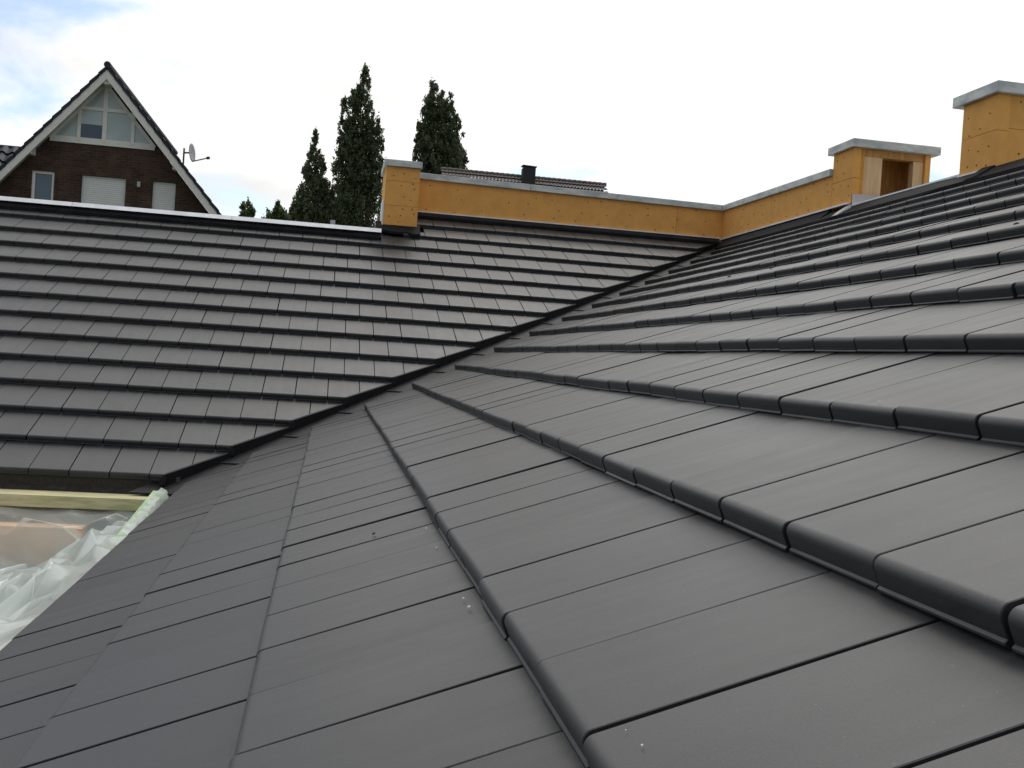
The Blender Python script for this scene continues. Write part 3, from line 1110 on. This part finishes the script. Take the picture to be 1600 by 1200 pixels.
def bar(a, b, w_=fw):
    """flat bar in the gable plane from a to b (x,z)"""
    d_ = Vector((b[0] - a[0], b[1] - a[1]))
    n_ = Vector((-d_.y, d_.x)).normalized() * w_ / 2
    p = [(a[0] - n_.x, a[1] - n_.y), (b[0] - n_.x, b[1] - n_.y), (b[0] + n_.x, b[1] + n_.y), (a[0] + n_.x, a[1] + n_.y)]
    return p


win = MB()
zb_ = zs0
A0, A1, A2 = (gx(zb_, -1, 0), zb_), (gx(zs1, -1, 0), zs1), (gx(zb_, 1, 0), zb_)
mull = [-37.85 * K, -30.35 * K]
xm = ax * K + .15
glz = MB()
# blinds behind six panes
panes = []
panes.append([(A0[0], zb_), (mull[0], zb_), (mull[0], zb_ + (mull[0] - A0[0]) * sl)])
panes.append([(mull[0], zb_ + 2.5), (xm, zb_ + 2.5), (xm, zmid), (mull[0], zmid)])
panes.append([(xm, zb_), (mull[1], zb_), (mull[1], zmid), (xm, zmid)])
panes.append([(mull[1], zb_), (A2[0], zb_), (mull[1], zb_ + (A2[0] - mull[1]) * sl)])
panes.append([(gx(zmid, -1, 0), zmid), (xm, zmid), (xm, zs1)])
panes.append([(xm, zmid), (gx(zmid, 1, 0), zmid), (xm, zs1)])
wfr = MB()
for k_, (a, b, w_) in enumerate(((A0, A2, .9), (A0, A1, .45), (A2, A1, .45), ((xm, zb_), (xm, zs1), .62), ((gx(zmid, -1, 0), zmid), (gx(zmid, 1, 0), zmid), .50),
                 ((mull[0], zb_), (mull[0], zmid), .50), ((mull[1], zb_), (mull[1], zmid), .50))):
    wfr.prism(bar(a, b, w_), 'y', y0 - k_ * .012, y1)
wf = wfr.build('gable_window', 'white_paint', hs)
for k, p in enumerate(panes):
    MB().prism(p, 'y', YW - .07, YW - .01).build('pane', 'blind', wf)
MB().prism([(mull[0], zb_), (xm, zb_), (xm, zb_ + 2.5), (mull[0], zb_ + 2.5)], 'y', YW - .07, YW - .01).build('pane', 'glass_dark', wf)

# small window and two roller shutters
a, b = wins[0][0] * K, wins[0][1] * K
fr = MB()
fr.box(a, a + .42, YW + .25, YW + .8, zlo, zt_)
fr.box(b - .35, b, YW + .25, YW + .8, zlo, zt_)
fr.box(a + .42, b - .35, YW + .25, YW + .8, zt_ - .38, zt_)
w_ = fr.build('window', 'white_paint', hs)
MB().box(a + .4, b - .33, YW + .5, YW + .6, zlo, zt_ - .36).build('pane', 'glass_dark', w_)
for a, b in ((wins[1][0] * K, wins[1][1] * K), (wins[2][0] * K, wins[2][1] * K)):
    sh = MB()
    z = zlo
    while z < zt_ - .01:
        z2 = min(z + .30, zt_)
        sh.hexa([(a, YW + .40, z), (b, YW + .40, z), (b, YW + .8, z), (a, YW + .8, z),
                 (a, YW + .42, z2 - .02), (b, YW + .42, z2 - .02), (b, YW + .8, z2 - .02), (a, YW + .8, z2 - .02)])
        z = z2
    sh.build('roller_shutter', 'shutter', hs)
m = MB()
m.box(-29.1 * K - .2, -29.1 * K + .25, YW - .5, YW - .002, 22.3 * K, 23.1 * K)
m.build('wall_lamp', 'grey_paint', hs, bevel=.06)

# satellite dish on the right slope
dsh = empty('satellite_dish', -23.2, 169, 26.8, 'grey satellite dish on a short mast at the right slope of the brick house', 'satellite dish')
m = MB()
rings, seg = 5, 18
c0 = Vector((-22.4, 168.5, 28.7))
axis = Vector((.97, -.22, .10)).normalized()
s_ = axis.cross(Vector((0, 0, 1))).normalized()
t_ = s_.cross(axis)
vs = [tuple(c0)]
for i in range(1, rings + 1):
    r_ = 1.25 * i / rings
    for k in range(seg):
        q = 2 * math.pi * k / seg
        vs.append(tuple(c0 + s_ * (r_ * math.cos(q)) + t_ * (r_ * 1.1 * math.sin(q)) + axis * (.10 * r_ * r_)))
fs = [(0, 1 + k, 1 + (k + 1) % seg) for k in range(seg)]
for i in range(rings - 1):
    for k in range(seg):
        a = 1 + i * seg
        fs.append((a + k, a + seg + k, a + seg + (k + 1) % seg, a + (k + 1) % seg))
m.add(vs, fs)
d_ = m.build('dish', 'dish', dsh, smooth=True)
md = d_.modifiers.new('thickness', 'SOLIDIFY')
md.thickness = .02
m = MB()
m.tube((-23.6, 169.2, 25.9), (-23.6, 169.2, 29.4), .13)
m.tube((-23.6, 169.2, 28.7), tuple(c0), .13)
m.build('mast', 'dark_metal', dsh)
m = MB()
tip = c0 + axis * 2.5 - t_ * .9
m.tube(tuple(c0 - t_ * 1.3 + axis * .2), tuple(tip), .09)
m.tube(tuple(tip - axis * .2), tuple(tip + axis * .25), .22)
m.build('arm', 'dark_metal', dsh)

# neighbour with a glossy pantile roof at the left edge
nb = empty('neighbour_house', -75, 215, -19, 'house with dark glossy pantile roof just behind the brick house at the left edge', 'house')
m = MB()
nxx = 150
rowsz = [(200 + i * 2.1, 14 + i * 1.85) for i in range(13)]
for r_i in range(len(rowsz) - 1):
    (ya2, za2), (yb3, zb3) = rowsz[r_i], rowsz[r_i + 1]
    base = len(m.v)
    for k in range(nxx + 1):
        x = -96 + k * .4
        wv = .28 * math.sin(k * .4 * 2 * math.pi / 1.9)
        m.v += [(x, ya2, za2 + wv + .35), (x, yb3, zb3 + wv)]
    for k in range(nxx):
        a = base + 2 * k
        m.f.append((a, a + 2, a + 3, a + 1))
m.build('roof', 'house_tile', nb, smooth=True)
MB().box(-95, -37, 203, 245, -19, 14.5).build('wall', 'brick_wall', nb)
m = MB()
m.hexa([(-96, 225, 36.0), (-36, 225, 36.0), (-36, 250, 14), (-96, 250, 14), (-96, 225.2, 36.4), (-36, 225.2, 36.4), (-36, 250, 14.4), (-96, 250, 14.4)])
m.build('back_roof', 'house_tile', nb)

# brown roof with chimney behind the parapet
bh = empty('distant_house', 50, 300, -19, 'distant house with brown tiled ridge and small dark chimney above the parapet', 'house')
MB().box(28.5, 74.5, 276, 325, -19, 34).build('wall', 'brick_wall', bh)
rowsn = 16
yr0, yr1, zr0, zr1 = 272., 300., 33., 53.2
for s2 in (0, 1):
    m = MB()
    for i in range(rowsn):
        t0, t1 = i / rowsn, (i + 1) / rowsn
        ya2, yb3 = yr0 + (yr1 - yr0) * t0, yr0 + (yr1 - yr0) * t1
        if s2:
            ya2, yb3 = 600 - ya2, 600 - yb3
        za2, zb3 = zr0 + (zr1 - zr0) * t0, zr0 + (zr1 - zr0) * t1
        base = len(m.v)
        nn_ = 144
        for k in range(nn_ + 1):
            x = 27.6 + 47.6 * k / nn_
            wv = .09 * (1 if k % 3 else -1)
            m.v += [(x, ya2, za2 + .35 + wv), (x, yb3, zb3 + wv)]
        for k in range(nn_):
            a = base + 2 * k
            m.f.append((a, a + 2, a + 3, a + 1))
    m.build('roof', 'brown_tile', bh)
for k in range(32):
    x = 27.5 + 47.8 * k / 32
    MB().tube((x, 300, 53.15), (x + 1.52, 300, 53.22), .55, .62, 8).build('ridge_tile', 'brown_tile', bh)
chs = MB()
chs.box(50.3, 53.9, 296.5, 299.4, 46, 55.2)
chs.build('chimney_stack', 'chimney_brick', bh)
chs = MB()
chs.hexa([(50.1, 296.2, 55.75), (54.2, 296.2, 55.6), (54.2, 299.7, 55.6), (50.1, 299.7, 55.75),
          (50.1, 296.2, 55.95), (54.2, 296.2, 55.8), (54.2, 299.7, 55.8), (50.1, 299.7, 55.95)])
for xx in (50.6, 53.6):
    chs.box(xx - .12, xx + .12, 297.8, 298.1, 55.2, 55.75)
chs.build('chimney_cap', 'dark_metal', bh)

# ------------------------------------------------------------------ trees


def tree(name, px, py_top, Y, plumes, label, leaf, size, dens, mat_name='leaf_dark', cat='tree', group=None, seed=1):
    """columnar tree made of ascending plumes; plume = (dx px, top px, bottom px, radius px) in the photograph's scale at distance Y"""
    rn = np.random.default_rng(seed)
    sc_ = Y / FPX * 1.01

    def wpt(u, v):
        d_ = fwd * 1.0 + rgt * ((u - 800) / FPX) - upv * ((v - 600) / FPX)
        return d_ * (Y / d_.y)
    base = wpt(px, 560)
    root = empty(name, base.x, Y, -19, label, cat, group)
    L = BASE[root.name]
    cents, rads = [], []
    tr = MB()
    zlow = wpt(px, plumes[0][2]).z
    tr.tube((base.x, Y, -19), (base.x, Y, zlow + 2), .028 * Y / 9, .02 * Y / 9, 8)
    for (dx, vt, vb, r) in plumes:
        top = wpt(px + dx, vt)
        bot = wpt(px + dx * .75, vb)
        H_ = top.z - bot.z
        oy = rn.uniform(-1, 1) * r * sc_ * .9
        tr.tube((base.x, Y, max(-18, bot.z - H_ * .25)), (bot.x, Y + oy, bot.z + H_ * .25), .35, .22, 6)
        tr.tube((bot.x, Y + oy, bot.z + H_ * .25), (top.x, Y + oy, top.z - 1.0), .22, .03, 5)
        # clumps along the plume
        ncl = int(26 + H_ * r * sc_ * .42 * dens)
        for c_ in range(ncl):
            t = rn.random() ** 1.15
            prof = min(1, (1 - t) ** .55 * 1.12 + .04) * (.65 + .35 * min(1, t / .25))
            an = rn.random() * 2 * math.pi
            rr = r * 1.12 * sc_ * prof * (.15 + .95 * rn.random() ** .6)
            cx = bot.x + (top.x - bot.x) * t + rr * math.cos(an)
            cy = Y + oy + rr * math.sin(an)
            cz = bot.z + H_ * t
            cents.append((cx, cy, cz))
            rads.append(r * sc_ * rn.uniform(.08, .22) * (.6 + .5 * prof))
    cents, rads = np.array(cents), np.array(rads)
    n = leaf
    idx = rn.integers(0, len(cents), n)
    dirs = rn.normal(size=(n, 3))
    dirs /= np.linalg.norm(dirs, axis=1)[:, None]
    rad = rads[idx] * rn.random(n) ** .45
    pos = cents[idx] + dirs * rad[:, None] * np.array([1, 1, 2.2]) + rn.normal(size=(n, 3)) * np.array([.3, .3, .5])
    s1 = rn.uniform(.6, 1.25, n) * size
    nrm = dirs + rn.normal(size=(n, 3)) * .7
    nrm /= np.linalg.norm(nrm, axis=1)[:, None]
    upw = np.tile(np.array([0, 0, 1.]), (n, 1)) + rn.normal(size=(n, 3)) * .5
    ta = np.cross(nrm, upw)
    ta /= np.linalg.norm(ta, axis=1)[:, None] + 1e-9
    tb = np.cross(nrm, ta)
    a = pos + tb * s1[:, None]
    b = pos + ta * (s1 * .55)[:, None]
    c = pos - tb * s1[:, None]
    d_ = pos - ta * (s1 * .55)[:, None]
    vv = np.stack([a, b, c, d_], 1).reshape(-1, 3) * S
    vv[:, 2] += CAMZ
    vv -= np.array(L)
    me = bpy.data.meshes.new('crown')
    me.vertices.add(4 * n)
    me.vertices.foreach_set('co', vv.ravel())
    me.loops.add(4 * n)
    me.loops.foreach_set('vertex_index', np.arange(4 * n))
    me.polygons.add(n)
    me.polygons.foreach_set('loop_start', np.arange(0, 4 * n, 4))
    me.polygons.foreach_set('loop_total', np.full(n, 4))
    me.update(calc_edges=True)
    me.materials.append(MATS[mat_name])
    link_mesh('crown', me, root)
    tr.build('trunk', 'bark', root)
    return root


tree('columnar_tree', 560, 103, 450., [(11, 103, 330, 22), (-6, 140, 330, 22), (-22, 155, 300, 13), (24, 175, 335, 22), (-12, 190, 360, 34), (12, 200, 370, 36),
                                      (-24, 235, 365, 22), (30, 190, 300, 14), (4, 130, 250, 16)],
     'tallest dark columnar tree, left of the left chimney', 44000, .62, 1.0, seed=5, group='columnar trees behind the roof')
tree('columnar_tree', 684, 122, 455., [(-6, 122, 300, 20), (-16, 150, 300, 20), (20, 148, 300, 19), (6, 146, 300, 19), (-28, 190, 310, 16), (6, 160, 320, 34), (28, 185, 320, 18),
                                      (-12, 200, 320, 32), (40, 232, 320, 16), (20, 200, 330, 30)],
     'dark columnar tree with forked top, behind the parapet right of the left chimney', 46000, .62, 1.05, seed=9, group='columnar trees behind the roof')
tree('columnar_tree', 490, 205, 452., [(3, 203, 330, 11), (-3, 225, 340, 14), (12, 245, 345, 14), (-10, 255, 350, 18), (2, 280, 365, 24), (-20, 295, 365, 18), (20, 285, 360, 20), (-30, 318, 370, 14)],
     'shortest slender columnar tree, left of the tallest tree', 21000, .6, 1.0, seed=14, group='columnar trees behind the roof')
tree('small_tree', 388, 315, 440., [(0, 315, 350, 9), (-7, 322, 350, 8), (6, 324, 352, 8)], 'small pale green treetop just above the metal edge, beside the brick house', 2200, .7, .8, 'leaf_mid', seed=21)
tree('small_tree', 434, 318, 445., [(0, 318, 345, 8), (-16, 330, 360, 12), (10, 328, 360, 14), (-2, 332, 360, 14), (26, 332, 360, 14)], 'bushy light green treetop at the foot of the shortest columnar tree', 5200, .75, 1.0, 'leaf_mid', seed=22)
tree('small_tree', 528, 300, 470., [(0, 292, 370, 26), (-14, 305, 370, 22), (16, 300, 370, 22)], 'dark bushy tree filling the gap between the two left columnar trees', 7000, .85, 1.0, seed=23)

# ------------------------------------------------------------------ small litter on the near slope


def on_B(u, v, lift):
    d_ = fwd + rgt * ((u - 800) / FPX) - upv * ((v - 600) / FPX)
    t = (Z0 + DZ - TP * XB) / (d_.z - TP * d_.x)
    p = d_ * t
    j = math.floor((p.x - XB) / GC)
    fr_ = (p.x - XB) / GC - j
    k = -TH * fr_
    return p + NB * (k + lift)


def bit(name, u, v, s, ma, label, cat, seed):
    r_ = random.Random(seed)
    p = on_B(u, v, .012)
    m = MB()
    n = 6
    tp_ = []
    for k in range(n):
        q = 2 * math.pi * k / n
        rr = s * r_.uniform(.6, 1.2)
        tp_.append((rr * math.cos(q) * 1.4, rr * math.sin(q)))
    fr_ = [p + FB @ Vector((a, b, 0)) for a, b in tp_] + [p + FB @ Vector((a * .6, b * .6, s * .5)) for a, b in tp_]
    m.add([tuple(q) for q in fr_], [tuple(range(n - 1, -1, -1)), tuple(range(n, 2 * n))] + [(k, (k + 1) % n, n + (k + 1) % n, n + k) for k in range(n)])
    m.build(name, ma, label=label, cat=cat)


bit('dead_leaf', 1138, 429, .06, 'dead_leaf', 'tiny dark leaf scrap high on the near slope, left of another', 'leaf', 1)
bit('dead_leaf', 1204, 414, .06, 'dead_leaf', 'tiny dark leaf scrap high on the near slope, right of another', 'leaf', 2)
bit('dead_leaf', 1587, 347, .05, 'dead_leaf', 'tiny dark leaf scrap at the right edge below the tall chimney', 'leaf', 3)
bit('dead_leaf', 579, 821, .03, 'dead_leaf', 'tiny dark leaf scrap on the lower left tiles of the near slope', 'leaf', 4)
for k, (u, v, s) in enumerate([(658, 804, .016), (673, 832, .016), (713, 905, .013), (721, 917, .014)]):
    bit('mortar_crumb', u, v, s, 'crumb', 'small pale crumb below the third visible tile step, number %s from above' % ('one', 'two', 'three', 'four')[k], 'crumb', 30 + k)
for k, (u, v, s, w_) in enumerate([(1002, 1161, .007, 'near the bottom edge of the picture'), (977, 1138, .005, 'just above the lowest crumb'), (1374, 628, .011, 'on the middle right tiles')]):
    bit('mortar_crumb', u, v, s, 'crumb', 'tiny white speck of mortar lying ' + w_, 'crumb', 50 + k)
